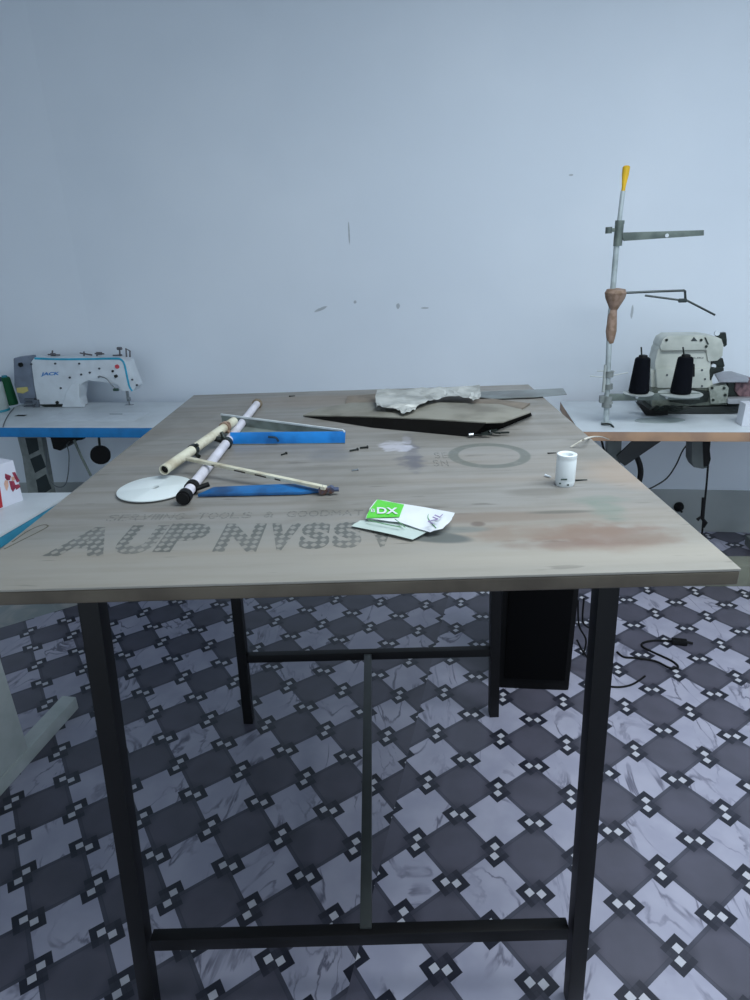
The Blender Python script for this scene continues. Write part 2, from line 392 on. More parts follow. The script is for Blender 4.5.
# steel frame
def Yp(px, py, y): return Q(px, py, V((0, y, 0)), YN)
yf, yb = .835, 1.7183
legs = {}
def legline(name, pxt, pxb, y, zb=0):
    a = Yp(*pxt, y); b = Yp(*pxb, y); d = (a-b)
    t = lambda z: b + d*((z-b.z)/d.z)
    legs[name] = t; bm = B(); beam(bm, t(0), t(ZT-TH-.002), .032, .032, V((0, 1, 0)), .002)
    return obj('leg', bm, black_steel, wt)
legline('fl', (93, 606), (148, 985), yf); legline('fr', (604, 606), (574, 985), yf)
legline('bl', (237.5, 606), (249, 720), yb); legline('br', (495, 606), (493.5, 711), yb)
zs = .2598
bm = B(); beam(bm, Yp(153, 940, yf), Yp(567, 928.5, yf), .024, .032, Z, .002); obj('stretcher', bm, black_steel, wt)
bm = B(); beam(bm, Yp(246, 657.5, yb), Yp(492, 651, yb), .024, .028, Z, .002); obj('stretcher', bm, black_steel, wt)
mx0 = Yp(366, 932, yf); mx1 = Yp(368, 655, yb)
bm = B(); beam(bm, mx0, mx1, .024, .028, Z, .002)
tag(obj('cross_bar', bm, M('dark_grey_steel', (52, 56, 56), .4), wt), 'dark grey lengthwise bar')
zr = ZT-TH-.022
for a, b in (('bl', 'br'), ('fl', 'bl'), ('fr', 'br')):
    bm = B(); beam(bm, legs[a](zr), legs[b](zr), .025, .03, Z, .002); obj('top_rail', bm, black_steel, wt)

# ------------------------------------------------------------------ things on the work table
# disc
dc = P(155.5, 490.5, ZT)
def disc_mat():
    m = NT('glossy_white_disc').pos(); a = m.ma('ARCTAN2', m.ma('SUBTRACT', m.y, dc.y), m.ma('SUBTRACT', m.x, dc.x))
    band = m.ss(m.ma('SINE', m.ma('MULTIPLY', a, 2.)), .2, .8)  # grey reflection painted into the disc colour
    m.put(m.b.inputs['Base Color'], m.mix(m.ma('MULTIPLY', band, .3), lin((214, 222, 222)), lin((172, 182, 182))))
    m.b.inputs['Roughness'].default_value = .3; return m.m
bm = B(); R = .0735
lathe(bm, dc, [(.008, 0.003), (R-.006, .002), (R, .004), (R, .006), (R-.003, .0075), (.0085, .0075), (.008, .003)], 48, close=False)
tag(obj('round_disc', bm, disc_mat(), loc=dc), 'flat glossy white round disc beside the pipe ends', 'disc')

# pipe frame: near-flat metal stand of two pipes, blue channel arms and a cream strut
r = .0105
pA0 = P(184, 497, ZT+r+.0038); pA1 = P(257, 404, ZT+r+.002)
pB0 = P(164, 470, ZT+.028); pB1 = P(234, 421, ZT+.034)
ps = thing('pipe_stand', (pA0.x, pA0.y, ZT), 'dismantled stand of cream and white pipes with two blue channel arms', 'metal stand')
dA = (pA1-pA0).normalized(); dB = (pB1-pB0).normalized()
bm = B(); cyl(bm, pA0+dA*.004, pA1, r, seg=24); tag(obj('pipe', bm, lilac, ps), 'white painted long pipe')
bm = B(); cyl(bm, pA0-dA*.006, pA0+dA*.012, r+.0035, seg=24); cyl(bm, pA0-dA*.012, pA0-dA*.0055, r+.001, seg=24)
tag(obj('end_cap', bm, black_mat, ps), 'black rubber cap'); bm = B()
pj = pA0+dA*.045; cyl(bm, pj, pj+dA*.018, r+.003, seg=20); cyl(bm, pj+V((.012, 0, .0)), pj+V((.034, .012, .004)), .005)
obj('pipe_collar', bm, black_mat, ps)
bm = B(); lathe(bm, pA1-dA*.004, [(r+.001, 0), (r+.005, .002), (r+.005, .012), (r+.0005, .014), (r-.003, .006)], 20, dA)
tag(obj('end_collar', bm, M('rusty_collar', (112, 100, 82), .6, c2=(80, 66, 52)), ps), 'rusty brown collar')
bm = B(); rB = .011; lathe(bm, pB0, [(rB, 0), (rB, (pB1-pB0).length), (0.001, (pB1-pB0).length)], 24, dB, close=False)
lathe(bm, pB0, [(rB, 0), (rB-.0022, 0), (rB-.0022, .05), (.0005, .05)], 24, dB, close=False)
tag(obj('pipe', bm, cream, ps), 'cream painted hollow pipe')
bm = B(); lathe(bm, pB0+dB*.003, [(rB-.0024, 0.004), (.0004, .0042)], 20, dB, close=False); obj('pipe_bore', bm, black_mat, ps)
for (px, py, zz, rr, mt) in ((222, 428, .031, .0145, tape_brown), (191, 450, .029, .0125, dark_metal)):
    c0 = pB0 + dB*(P(px, py, ZT+zz)-pB0).dot(dB); bm = B(); cyl(bm, c0-dB*.007, c0+dB*.007, rr, seg=20)
    cyl(bm, c0+V((.006, -.006, -.008)), c0+V((.016, -.016, -.012)), .0045); cyl(bm, c0, c0+V((.012, 0, .012)), .004)
    obj('clamp', bm, mt, ps)
bm = B(); c0 = pA0+dA*.36; cyl(bm, c0-dA*.008, c0+dA*.008, r+.004); cyl(bm, c0+V((-.012, 0, .008)), c0+V((-.03, 0, .014)), .007); cyl(bm, c0+V((0, 0, 0)), c0+V((-.012, .012, .024)), .005)
obj('clamp', bm, dark_metal, ps)
# blue channel (open tapering trough)
h = .028
A0 = P(230, 444.5, ZT+.001); A1 = P(345, 443.5, ZT+.001)
hv = Z*h
B0 = P(221, 414.5, ZT+h); B1 = P(343, 430, ZT+h)
bm = B(); t_ = V((0, .0022, 0))
top0 = Yp(230, 432.5, A0.y); top1 = Yp(345.5, 431.5, A1.y)
prism(bm, [A0, A1, top1, top0], t_, .0008)
obj('channel_front', bm, blue_paint, ps)
bm = B(); f0 = V((B0.x, B0.y, ZT+.001)); f1 = V((B1.x, B1.y, ZT+.001))
prism(bm, [A0, A1, f1, f0], Z*.0015)
g0 = V(f0); g1 = V(f1)
prism(bm, [g0+Z*.002, g1+Z*.002, V((g1.x, g1.y, ZT+h*.95)), V((g0.x, g0.y, ZT+h))], V((0, .002, 0)))
obj('channel_inside', bm, grey_inner, ps)
bm = B(); beam(bm, V((g0.x, g0.y, ZT+h)), V((g1.x, g1.y, ZT+h*.97)), .004, .005, Z, .001)
beam(bm, V((g1.x, g1.y, ZT+h*.95)), V((A1.x, A1.y, top1.z)), .004, .004, Z, .001)
tag(obj('channel_lip', bm, M('white_painted_lip', (215, 220, 222), .4), ps), 'white painted upper lip')
bm = B(); c0 = (A0*.55+A1*.45); tube(bm, [c0+V((-.03, -.002, .02)), c0+V((-.012, -.004, .018)), c0+V((-.006, -.003, .008))], .0028, 6); obj('scratch', bm, navy, ps)
# second blue arm
bm = B(); prism(bm, [P(198, 497, ZT+.002), P(300, 494.8, ZT+.002), P(331, 491.8, ZT+.002), P(326, 487.5, ZT+.006), P(290, 486.3, ZT+.006), P(214, 489.5, ZT+.006)], Z*.006, .0015)
tag(obj('blue_arm', bm, blue_dark, ps), 'dull blue flat lower arm')
bm = B(); q0 = P(187, 458.5, ZT+.034); q1 = P(326, 488, ZT+.016); beam(bm, q0, q1, .011, .007, Z, .002)
tag(obj('strut', bm, cream, ps), 'cream chipped slanting strut')
dq = (q1-q0); CHIP = M('dark_chipped_metal', (52, 46, 40), .6)
for t0, t1 in ((.37, .45), (.52, .6), (.66, .7), (.2, .22)):
    bm = B(); beam(bm, q0+dq*t0+V((0, -.0055, -.0015)), q0+dq*t1+V((0, -.0055, -.0018)), .002, .003, Z)
    obj('paint_chip', bm, CHIP, ps)
bm = B(); e0 = P(329, 489.5, ZT+.011); cyl(bm, e0-V((.009, 0, 0)), e0+V((.019, 0, 0)), .0045, seg=12); cyl(bm, e0+V((.004, -.006, 0)), e0+V((.004, .008, 0)), .007, seg=6); cyl(bm, e0+V((-.012, -.005, 0)), e0+V((-.012, .005, .0)), .009, seg=12)
tag(obj('bolt', bm, M('blued_bolt', (88, 98, 125), .35, .6, c2=(110, 80, 66), scale=80), ps), 'bluish bolt at the strut end')

# rough boards at the far side, raised over a gap whose shade is painted black
def quad_board(name, px, z, thick, mat, label=None, cat=None, parent=None, bev=.001):
    bm = B(); pts = [P(a, b, zz) for (a, b), zz in zip(px, z)]
    prism(bm, pts, -Z*thick, bev)
    o = obj(name, bm, mat, parent, loc=None if parent else V((sum(p.x for p in pts)/len(pts), sum(p.y for p in pts)/len(pts), ZT)))
    if label: tag(o, label, cat)
    return o
bd = thing('broken_board', P(400, 420, ZT), 'warped grey board with the shaded gap below painted black, under the torn foil', 'board')
zt2 = ZT+.022
bm = B()
topp = [(303, 415, .006), (372, 416.2, .020), (430, 418.6, .03), (486, 422, .034), (503, 421.5, .028), (531, 411.5, .024), (500, 404, .02), (430, 402, .018), (352, 402.5, .01), (320, 408, .008)]
tp = [P(a, b, ZT+c) for a, b, c in topp]
prism(bm, tp, -Z*.004, .001); obj('board_top', bm, sheet_grey, bd)
# gap shade painted black: skirts down from the near edge to the table
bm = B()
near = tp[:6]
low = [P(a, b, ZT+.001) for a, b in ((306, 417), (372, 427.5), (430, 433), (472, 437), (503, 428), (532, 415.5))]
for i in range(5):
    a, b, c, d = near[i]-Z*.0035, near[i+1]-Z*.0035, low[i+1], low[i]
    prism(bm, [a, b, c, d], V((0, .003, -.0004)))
obj('gap_shade', bm, char, bd)
bm = B(); 
for i in range(7):
    a = V(low[3])+V((random.uniform(-.01, .09), random.uniform(-.01, .03), random.uniform(.004, .012)))
    beam(bm, a, a+V((random.uniform(.015, .05), random.uniform(-.006, .012), random.uniform(-.002, .004))), .006, .004, Z, .001)
obj('splinter', bm, dark_metal, bd)
for px, py in ((470, 435), (491, 432)):
    bm = B(); c = P(px, py, ZT+.008); cyl(bm, c-V((.004, 0, 0)), c+V((.008, .003, 0)), .0045, seg=10)
    tag(obj('rivet', bm, chrome, bd), 'shiny metal rivet')
quad_board('board_scrap', [(345, 404), (347, 396), (420, 390.5), (470, 396), (530, 403), (520, 409.5), (440, 404)], [ZT+.006]*7, .005, M('brown_hardboard', (122, 112, 100), .7, c2=(100, 92, 82)), 'thin brown board scrap lying behind the warped board', 'board')
# torn foil sheet
def crumple(bm, outline, zc, amp, nsub=4, seed=1):
    rnd = random.Random(seed)
    t = bmesh.new(); vs = [t.verts.new(P(a, b, zz)) for a, b, zz in outline]; t.faces.new(vs)
    bmesh.ops.triangulate(t, faces=t.faces[:]); bmesh.ops.subdivide_edges(t, edges=t.edges[:], cuts=nsub, use_grid_fill=True)
    for v in t.verts: v.co.z += rnd.uniform(0, amp); v.co.x += rnd.uniform(-.001, .001)
    bmesh.ops.solidify(t, geom=t.faces[:], thickness=.0006); join(bm, t)
foil = [(376, 407.5), (375.5, 399), (377, 391.5), (415, 390), (447, 388), (480, 387), (481, 399), (473, 402), (467, 398.5), (452, 398.5), (440, 399), (428, 403), (417, 407), (415.5, 410.5), (404, 415), (396, 409.5), (384, 408)]
bm = B(); crumple(bm, [(a, b, ZT+.030+(.004 if b < 395 else 0)) for a, b in foil], 0, .008, 3)
FOIL = M('crumpled_silver_grey_sheet', (178, 180, 176), .45, .15, c2=(140, 142, 138), scale=16)
fo = obj('torn_sheet', bm, FOIL, loc=P(430, 400, ZT+.03), smooth=False); tag(fo, 'torn silvery grey sheet crumpled on top of the warped board', 'sheet')
quad_board('steel_ruler', [(479, 399), (534, 397), (567, 394.2), (563, 388.2), (534, 389.5), (480, 391.5)], [ZT+.006]*6, .002, steel_rule, 'long dull steel ruler sticking out over the far right table corner', 'ruler')

# small debris
def debris(name, label, cat, px, py, ln, ang, rad, mat, group=None):
    head = name == 'screw' and cat == 'screw'
    c = P(px, py, ZT+rad); d = V((math.cos(ang), math.sin(ang), 0))
    bm = B(); cyl(bm, c-d*ln/2, c+d*ln/2, rad, rad if head else rad*.5, seg=8)
    if head: cyl(bm, c+d*ln*.35, c+d*ln*.5, rad*1.8, seg=6)
    o = obj(name, bm, mat, loc=V((c.x, c.y, ZT))); tag(o, label, cat, group)
debris('screw', 'dark screw beside the blue channel end, left one of two', 'screw', 354, 450, .022, .5, .0022, dark_metal)
debris('screw', 'dark screw beside the blue channel end, right one of two', 'screw', 364, 447.5, .02, .2, .0024, dark_metal)
debris('screw', 'small dark screw lying in front of the blue channel', 'screw', 284, 454, .016, .8, .002, dark_metal)
debris('screw', 'small pale screw between the pipe stand and the packet', 'screw', 355, 470, .014, .3, .002, chrome)
debris('shred', 'short pale shred beside the white canister', 'scrap', 548, 476, .014, -.9, .0028, white_paint)
debris('needle', 'thin dark needle lying behind the white canister', 'needle', 552, 453, .02, .05, .0016, dark_metal)
debris('twig', 'thin dark sliver lying beside the white canister base', 'sliver', 581, 480, .025, .05, .0018, dark_metal)
debris('thread_scrap', 'tiny dark scrap near the far left table edge', 'scrap', 292, 396, .02, .1, .002, dark_metal)

# white canister
cc = P(564.5, 484.5, ZT); top_c = Q(564.5, 453.5, cc, YN); hh = top_c.z-ZT; cr = .0188
can = thing('canister', cc, 'small white plastic canister standing on the right side of the wooden table', 'canister')
bm = B(); lathe(bm, cc, [(cr*.9, 0), (cr*.97, .003), (cr, .01), (cr*.98, .012), (cr, .014), (cr, hh-.012), (cr*.97, hh-.01), (cr, hh-.008), (cr, hh-.001), (cr*.9, hh), (cr*.62, hh-.002), (cr*.55, hh-.008), (.001, hh-.009)], 32, close=False)
bm.faces.new([v for v in bm.verts[:32]][::-1]); obj('body', bm, M('white_plastic', (216, 222, 224), .35, var=.02), can)
bm = B()
for px, py, w in ((564, 479.5, .012), (560, 483.5, .004), (568, 485, .004)):
    d = Q(px, py, cc-V((0, cr+.0002, 0)), YN); box(bm, d, (w, .0012, .003), bev=.0004)
tag(obj('label_mark', bm, M('dark_green_print', (60, 75, 70), .6), can), 'dark smudged print')

# packet
def packet_mat():
    m = NT('printed_packet').pos()
    a = P(366, 510, ZT).x; c = m.mix(m.noise(30, 2), lin((190, 200, 198)), lin((200, 208, 206)))
    m.put(m.b.inputs['Base Color'], c); m.b.inputs['Roughness'].default_value = .3; return m.m
pk = thing('packet', P(405, 520, ZT), 'torn green and white plastic packet lying on the table centre front', 'packet')
PAPER = M('white_glossy_film', (216, 220, 224), .3, var=.02, scale=30); GREEN = M('bright_green_print', (90, 200, 60), .35, var=.03); PALE = M('pale_green_grey_film', (186, 200, 194), .3, var=.03)
def film(name, o3, mat, seed, amp=.0015, lab=None, nsub=2):
    bm = B(); crumple(bm, [(a, b, ZT+c) for a, b, c in o3], 0, amp, nsub, seed); o = obj(name, bm, mat, pk)
    if lab: tag(o, lab)
    return o
film('lower_film', [(351.5, 526.5, .003), (360, 521, .006), (400, 520, .008), (432, 530, .006), (413, 540, .004)], PALE, 3)
film('upper_film', [(366, 519, .011), (370, 509, .011), (377, 500, .010), (404, 505, .012), (430, 509, .013), (455, 513.5, .02), (452, 520, .019), (442, 529, .012), (430, 533, .008), (400, 523, .011)], PAPER, 4)
film('green_panel', [(366, 518.5, .0135), (370, 509, .0135), (377, 500, .0125), (392, 502.5, .0135), (404, 505, .0145), (400, 517, .0145), (384, 517.5, .0135)], GREEN, 5, .0004, 'bright green printed panel', 1)
bm = text_fit('DX', P(377, 513.5, ZT+.0155), P(398, 514, ZT+.0165), .028, V((0, 1, 0)), .0003, offset=.001); obj('print', bm, PAPER, pk, smooth=False)
bm = text_fit('B', P(371, 512, ZT+.015), P(375, 512, ZT+.0155), .014, V((0, 1, 0)), .0003); obj('print', bm, PAPER, pk, smooth=False)
bm = text_fit('NL', P(433, 524, ZT+.0225), P(443, 514.5, ZT+.0225), .013, V((-.6, .8, 0)), .0003); obj('print', bm, M('grey_violet_print', (140, 125, 165), .5), pk, smooth=False)
bm = B()
bm.free(); CRE = M('green_crease', (108, 158, 112), .5)
for a, b, c in (((368, 520), (385, 524), (401, 527)), ((395, 519), (400, 523), (405, 527)), ((430, 512), (428, 518), (436, 528))):
    bm = B(); tube(bm, [P(x, y, ZT+.0125) for x, y in (a, b, c)], .0009, 5)
    tag(obj('crease', bm, CRE, pk), 'dull green fold line')

# ------------------------------------------------------------------ far-left sewing table and machine
ZM = .76
fl0 = P(80, 427.3, ZM); fN = fl0.dot(N1)
def W(e, n, z): return E1*e + N1*n + Z*z
eR = P(153, 427.5, ZM).dot(E1)+.12; eL = -2.45; nB = fN+.53
wn = WB.dot(N1)
st1 = thing('sewing_table', W((eL+eR)/2, fN+.27, 0), 'white sewing machine table with thick bright blue front edge, against the far left wall', 'table')
bm = B(); box(bm, W((eL+eR)/2, (fN+nB)/2, ZM-.0015), (eR-eL, nB-fN, .003), FR, .001); obj('tabletop', bm, white_lam, st1)
bm = B(); box(bm, W((eL+eR)/2, (fN+nB)/2, ZM-.027), (eR-eL+.002, nB-fN+.002, .048), FR, .004); tag(obj('edge_band', bm, blue_edge, st1), 'bright blue edge band')
ZMIN = -9
def slab(bm, o, pts, n, dep, bev=0):
    ps = [Q(a, b, o, n) for a, b in pts]
    for p in ps: p.z = max(p.z, ZMIN)
    prism(bm, ps, n*dep, bev)
o1 = fl0 + N1*.25
bm = B(); slab(bm, o1, [(19, 436), (41, 436), (56, 520), (62, 560), (38, 560)], N1, .04, .004)
obj('stand_column', bm, grey_steel, st1)
colo = [o for o in st1.children if o.name.startswith('stand_column')][0]
bm = B()
for pts in ([(25, 438), (37, 438), (39, 450), (29, 455)], [(30, 459), (41, 454), (46, 467), (35, 473)], [(36, 480), (46, 474), (51, 489), (39, 497)]):
    slab(bm, o1-N1*.001, pts, N1, .006)
tag(obj('slot', bm, M('dark_recess', (30, 42, 45), .7), colo), 'dark slot in the column')
for e in (eL+.12, eR-.14):
    bm = B(); box(bm, W(e, fN+.27, .03), (.06, .46, .05), FR, .006); box(bm, W(e, fN+.3, .38), (.06, .05, .7), FR, .005); obj('stand_leg', bm, grey_steel, st1)
o2 = fl0 + N1*.12
bm = B(); slab(bm, o2, [(50, 437), (65, 437), (66, 446), (60, 451), (53, 449)], N1, .12, .006)
slab(bm, o2-N1*.01, [(44, 437), (84, 437), (82, 440), (68, 441.5), (64, 447), (60, 446), (66, 440)], N1, .03, .003)
tag(obj('motor', bm, black_mat, st1), 'dark clutch motor under the top')
bm = B(); tube(bm, [Q(a, b, o2-N1*.04, N1) for a, b in ((74, 440), (81, 456), (91, 476))], .0065, 8, False); tag(obj('pull_rod', bm, green_grey, st1), 'grey slanting rod')
bm = B(); kc = Q(100.5, 455, o2-N1*.08, N1)
ax = (N1*1.0+E1*-.55+Z*.12).normalized(); cyl(bm, kc-ax*.008, kc+ax*.012, .047, seg=32)
obj('knee_pad', bm, black_mat, st1)
bm = B(); cyl(bm, Q(99, 436, o2-N1*.08, N1)+Z*.01, kc+ax*.014, .006); obj('knee_rod', bm, dark_metal, st1)
bm = B(); tube(bm, [Q(a, b, o2, N1) for a, b in ((46, 440), (47, 470), (54, 485), (64, 486), (68, 475), (69, 455), (66, 442))], .0028, 6); obj('cable', bm, M('grey_cable', (92, 100, 105), .5), st1)
bm = B(); box(bm, W(eL+.4, fN+.14, .18), (.45, .3, .03), FR, .006); obj('treadle', bm, grey_steel, st1)
# slots on top
bm = B(); c = P(21, 415.5, ZM+.0003); box(bm, c, (.055, .03, .001), FR, .0004); obj('top_slot', bm, black_mat, st1)
bm = B(); c = P(116, 413.8, ZM+.006); 

# lockstitch machine, front face plane through the bed
mo = P(80, 407, ZM)+N1*.0; MW = .075; ZMIN = ZM+.0015
jm = thing('sewing_machine', mo+N1*.04, 'white industrial sewing machine with teal stripe on the blue-edged table', 'sewing machine')
bm = B()
slab(bm, mo, [(31, 362), (34, 357.5), (120, 357.5), (127, 361), (131, 372), (136.5, 386), (133, 391.5), (122, 391), (117, 384), (88, 380.5), (81, 384), (79, 398), (81, 407), (38, 407), (34, 385)], N1, .075, .006)
obj('arm', bm, white_paint, jm)
arm = jm.children[0]
bm = B(); slab(bm, mo-N1*.055, [(45, 407), (150, 407), (152, 411), (46, 411)], N1, .19, .002)
p_ = P(28, 420, ZM); q_ = P(152, 420, ZM); 
bm.free(); bm = B(); pc = (p_+q_)/2; box(bm, W(pc.dot(E1), fN+.2, ZM+.0012), (.5, .17, .002), FR, .0008); obj('bed', bm, white_paint, jm)
bm = B(); c = P(116, 414, ZM+.0028); box(bm, c, (.07, .008, .001), FR, .0003); tag(obj('slide_plate', bm, chrome, jm), 'steel slide plate')
# flared pillar foot
bm = B(); slab(bm, mo-N1*.012, [(66, 392), (72, 384), (79, 384), (79, 398), (84, 408), (62, 408)], N1, .02, .005); obj('pillar_flare', bm, white_paint, jm)
# teal stripe
def stripe(pts, r, o): 
    bm = B(); tube(bm, [Q(a, b, o, N1) for a, b in pts], r, 8); return bm
obj('stripe', stripe([(35, 358.5), (60, 359.2), (90, 359), (115, 358.6), (121, 359.5), (124.5, 364), (127, 375), (129.5, 386), (132.5, 391)], .0062, mo+N1*.002), teal, jm)
bm = text_fit('JACK', Q(41, 376.5, mo-N1*.001, N1), Q(60, 376, mo-N1*.001, N1), .022, Z, .0006, .25, offset=.001); tag(obj('lettering', bm, blue_text, jm, smooth=False), 'blue brand lettering')
bm = B(); slab(bm, mo-N1*.002, [(37, 404.5), (63, 404), (66, 401), (67, 403), (64, 406.5), (45, 407.5)], N1, .004);  # shadow line along the oil pan put in as a dark strip
cyl(bm, Q(57.5, 402.5, mo, N1)-N1*.006, Q(57.5, 402.5, mo, N1), .009); tag(obj('oil_pan_shadow', bm, dark_metal, jm), 'dark strip for the oil pan shadow, and knob')
def knob(px, py, r, mat, name='screw', dep=.006, o=None, par=jm):
    bm = B(); c = Q(px, py, o or mo, N1); cyl(bm, c-N1*dep, c+N1*.002, r, seg=14); return obj(name, bm, mat, par)
for px, py in ((31.5, 364), (55.5, 363.5), (79.5, 363.5), (70, 377.5), (81.5, 374.5), (90, 372.5), (99.5, 368.5), (61, 388), (132.5, 379.5), (137, 385)):
    knob(px, py, .0052, M('screw_head', (70, 76, 84), .4, .5) if px == 31.5 else bpy.data.materials['screw_head'])
knob(117.5, 366.5, .011, M('red_button', (195, 70, 80), .4), 'button', .008); knob(113, 371, .006, black_mat, 'dial'); knob(116.5, 376, .008, dark_metal, 'dial', .012)
bm = B(); tube(bm, [Q(a, b, mo-N1*.014, N1) for a, b in ((100, 376.5), (106, 378.5), (111, 384), (116, 389.5))], .003, 6); cyl(bm, Q(100, 376.5, mo, N1)-N1*.016, Q(100, 376.5, mo, N1), .005); obj('lever', bm, chrome, jm)
bm = B(); c = Q(116, 389.7, mo-N1*.014, N1); box(bm, c, (.03, .012, .014), FR, .004); tag(obj('lever_pad', bm, M('dark_green_rubber', (20, 60, 48), .5), jm), 'dark green pad')
bm = B(); nc = Q(128, 391, mo+N1*.05, N1); nb = Q(129.5, 405.5, mo+N1*.05, N1)
cyl(bm, nc+Z*.005, V((nb.x, nb.y, nb.z)), .0042); cyl(bm, nc-E1*.01+Z*.005, nb+Z*.025-E1*.006, .004)
box(bm, nb+Z*.002, (.048, .02, .007), FR, .002); box(bm, nc*.45+nb*.55, (.016, .016, .02), FR, .003); tag(obj('needle_bar', bm, chrome, jm), 'steel needle bar and presser foot')
mt = mo+N1*.05; GM = M('guide_metal', (110, 108, 112), .4, .5)
for grp, knb in (([[(52, 357.5), (52.5, 350.5)], [(48, 354.5), (60, 355)]], (53, 354.5)), ([[(80, 353), (92, 355)], [(84, 357), (84, 351.5)]], None),
            ([[(95, 353.5), (104, 353.8)], [(97, 357), (97, 352)]], (99.5, 353.5)), ([[(120, 357), (119.5, 347.5)], [(113, 355.5), (122, 355)]], (119.5, 348.5)),
            ([[(126.5, 357), (126, 348.5), (130, 351), (130, 357)]], None)):
    bm = B()
    for pts in grp: tube(bm, [Q(a, b, mt, N1) for a, b in pts], .0042, 6, False)
    if knb: c = Q(*knb, mt, N1); cyl(bm, c-E1*.012, c+E1*.012, .008)
    tag(obj('thread_guide', bm, GM, jm), 'metal thread guide on the arm top')
bm = B(); slab(bm, mo+N1*.01, [(13, 358), (29, 356), (31, 362), (35, 390), (37, 404), (20, 404), (14, 385)], N1, .06, .01); tag(obj('motor_cover', bm, motor_grey, jm), 'grey motor housing behind the pillar')
bm = B(); cyl(bm, Q(20, 365, mo, N1), Q(20, 365, mo, N1)+N1*.02, .012); cyl(bm, Q(20, 365, mo, N1)-N1*.0, Q(20, 365, mo, N1)+N1*.012, .01); obj('vent', bm, dark_metal, jm)
bm = B(); slab(bm, mo+N1*.006, [(16.5, 388), (27, 387), (28, 391), (23, 393.5), (17, 392.5)], N1, .005); tag(obj('sticker', bm, M('yellow_sticker', (190, 178, 110), .6), jm), 'pale yellow sticker')
bm = B(); slab(bm, mo-N1*.01, [(32, 400), (38, 400), (40, 411), (41, 417), (35, 417), (35, 411)], N1, .014, .003)
for z in (0, 1, 2): slab(bm, mo-N1*.004, [(24, 399+z*3.4), (34, 398.5+z*3.4), (34, 400.3+z*3.4), (24, 400.8+z*3.4)], N1, .02)
tag(obj('bobbin_winder', bm, M('grey_bracket', (105, 112, 122), .4, .4), jm), 'grey bracket of the bobbin winder')
# thread cones beside it
def cone(base, h, r0, r1, label, mats, name='thread_cone', grp=None, spindle=.0, holder=None):
    t = thing(name, base, label, 'thread cone', grp)
    bm = B(); lathe(bm, base, [(r0*.94, 0), (r0, .006), (r0*.99, .014), (r1*1.02, h-.012), (r1*.96, h-.004), (r1*.8, h)], 28); obj('thread', bm, mats[0], t)
    bm = B(); lathe(bm, base+Z*h*.98, [(r1*.62, 0), (r1*.55, .012), (r1*.3, .014)], 20); obj('spool_tip', bm, mats[1], t)
    return t
gb = P(11.5, 404.5, ZM); cone(gb, .155, .036, .026, 'green thread cone with teal cap behind the pale jar, left of the white machine', [green_fab, teal_fab])
jb = P(-1.5, 411, ZM); jar = thing('jar', jb, 'pale translucent jar with navy lid at the left photo edge', 'jar')
bm = B(); lathe(bm, jb, [(.05, 0), (.054, .006), (.053, .15), (.046, .158)], 32); obj('body', bm, M('pale_plastic', (170, 182, 180), .4), jar)
bm = B(); lathe(bm, jb+Z*.158, [(.05, 0), (.052, .003), (.052, .02), (.045, .024)], 32); obj('lid', bm, navy, jar)
bm = B(); lathe(bm, jb, [(.056, 0), (.058, .003), (.056, .012), (.05, .012)], 32); tag(obj('base_ring', bm, teal_fab, jar), 'teal base ring')
bm = B(); tube(bm, [P(a, b, ZM+.003) for a, b in ((14, 408), (9, 414), (5, 421), (3, 427))], .0025, 6); tag(obj('cable', bm, bpy.data.materials['grey_cable'], loc=P(9, 414, ZM)), 'thin grey cable lying across the blue-edged table top', 'cable')

ZMIN = -9
# ------------------------------------------------------------------ near-left sewing table with carton
c0 = P(72, 492.3, ZM); c1 = P(0, 534, ZM); dr = (c0-c1).normalized(); nr = V((dr.y, -dr.x, 0))   # nr points right
st2 = thing('sewing_table', c0-dr*.45-nr*.25+Z*(-ZM), 'white table corner carrying the red and white carton, left of the wooden table', 'table')
bk_ = (c0-P(20, 492.8, ZM)).normalized()
pts = [c0, c0-dr*1.05, c0-dr*1.05-bk_*.52, c0-bk_*.52]
bm = B(); prism(bm, pts, -Z*.01, .002); obj('tabletop', bm, white_lam, st2)
bm = B(); prism(bm, [p-Z*.0105+nr*0 for p in pts], -Z*.03, .004); tag(obj('edge_band', bm, M('teal_blue_band', (50, 135, 165), .45), st2), 'teal blue edge band')
# stand: column and foot
f0 = P(72.5, 709, 0)+V((0, 0, 0)); f1 = P(-40, 836, 0); fd = (f1-f0).normalized(); fs = V((fd.y, -fd.x, 0));
f0 = P(79, 708, 0); f1 = P(0, 797, 0); fd = (f1-f0).normalized(); fs = V((fd.y, -fd.x, 0))
if fs.x > 0: fs = -fs
fw_, fh = .055, .05
bm = B(); a0 = f0; a1 = f0+fd*.75
prism(bm, [a0, a1, a1+fs*fw_, a0+fs*fw_], Z*fh, .005); obj('stand_foot', bm, pale_green_metal, st2)
cc_ = P(28, 748, fh); cc_.z = 0
bm = B(); prism(bm, [cc_+Z*fh, cc_+Z*fh+fd*.16, cc_+Z*fh+fd*.16+fs*.05, cc_+Z*fh+fs*.05], Z*(ZM-.045-fh), .004); obj('stand_column', bm, pale_green_metal, st2)
bm = B(); prism(bm, [a0+fs*.6, a1+fs*.6, a1+fs*(.6-fw_), a0+fs*(.6-fw_)], Z*fh, .005); obj('stand_foot', bm, pale_green_metal, st2)
bm = B(); q = cc_+fs*.55; prism(bm, [q+Z*fh, q+Z*fh+fd*.16, q+Z*fh+fd*.16+fs*.05, q+Z*fh+fs*.05], Z*(ZM-.045-fh), .004); obj('stand_column', bm, pale_green_metal, st2)
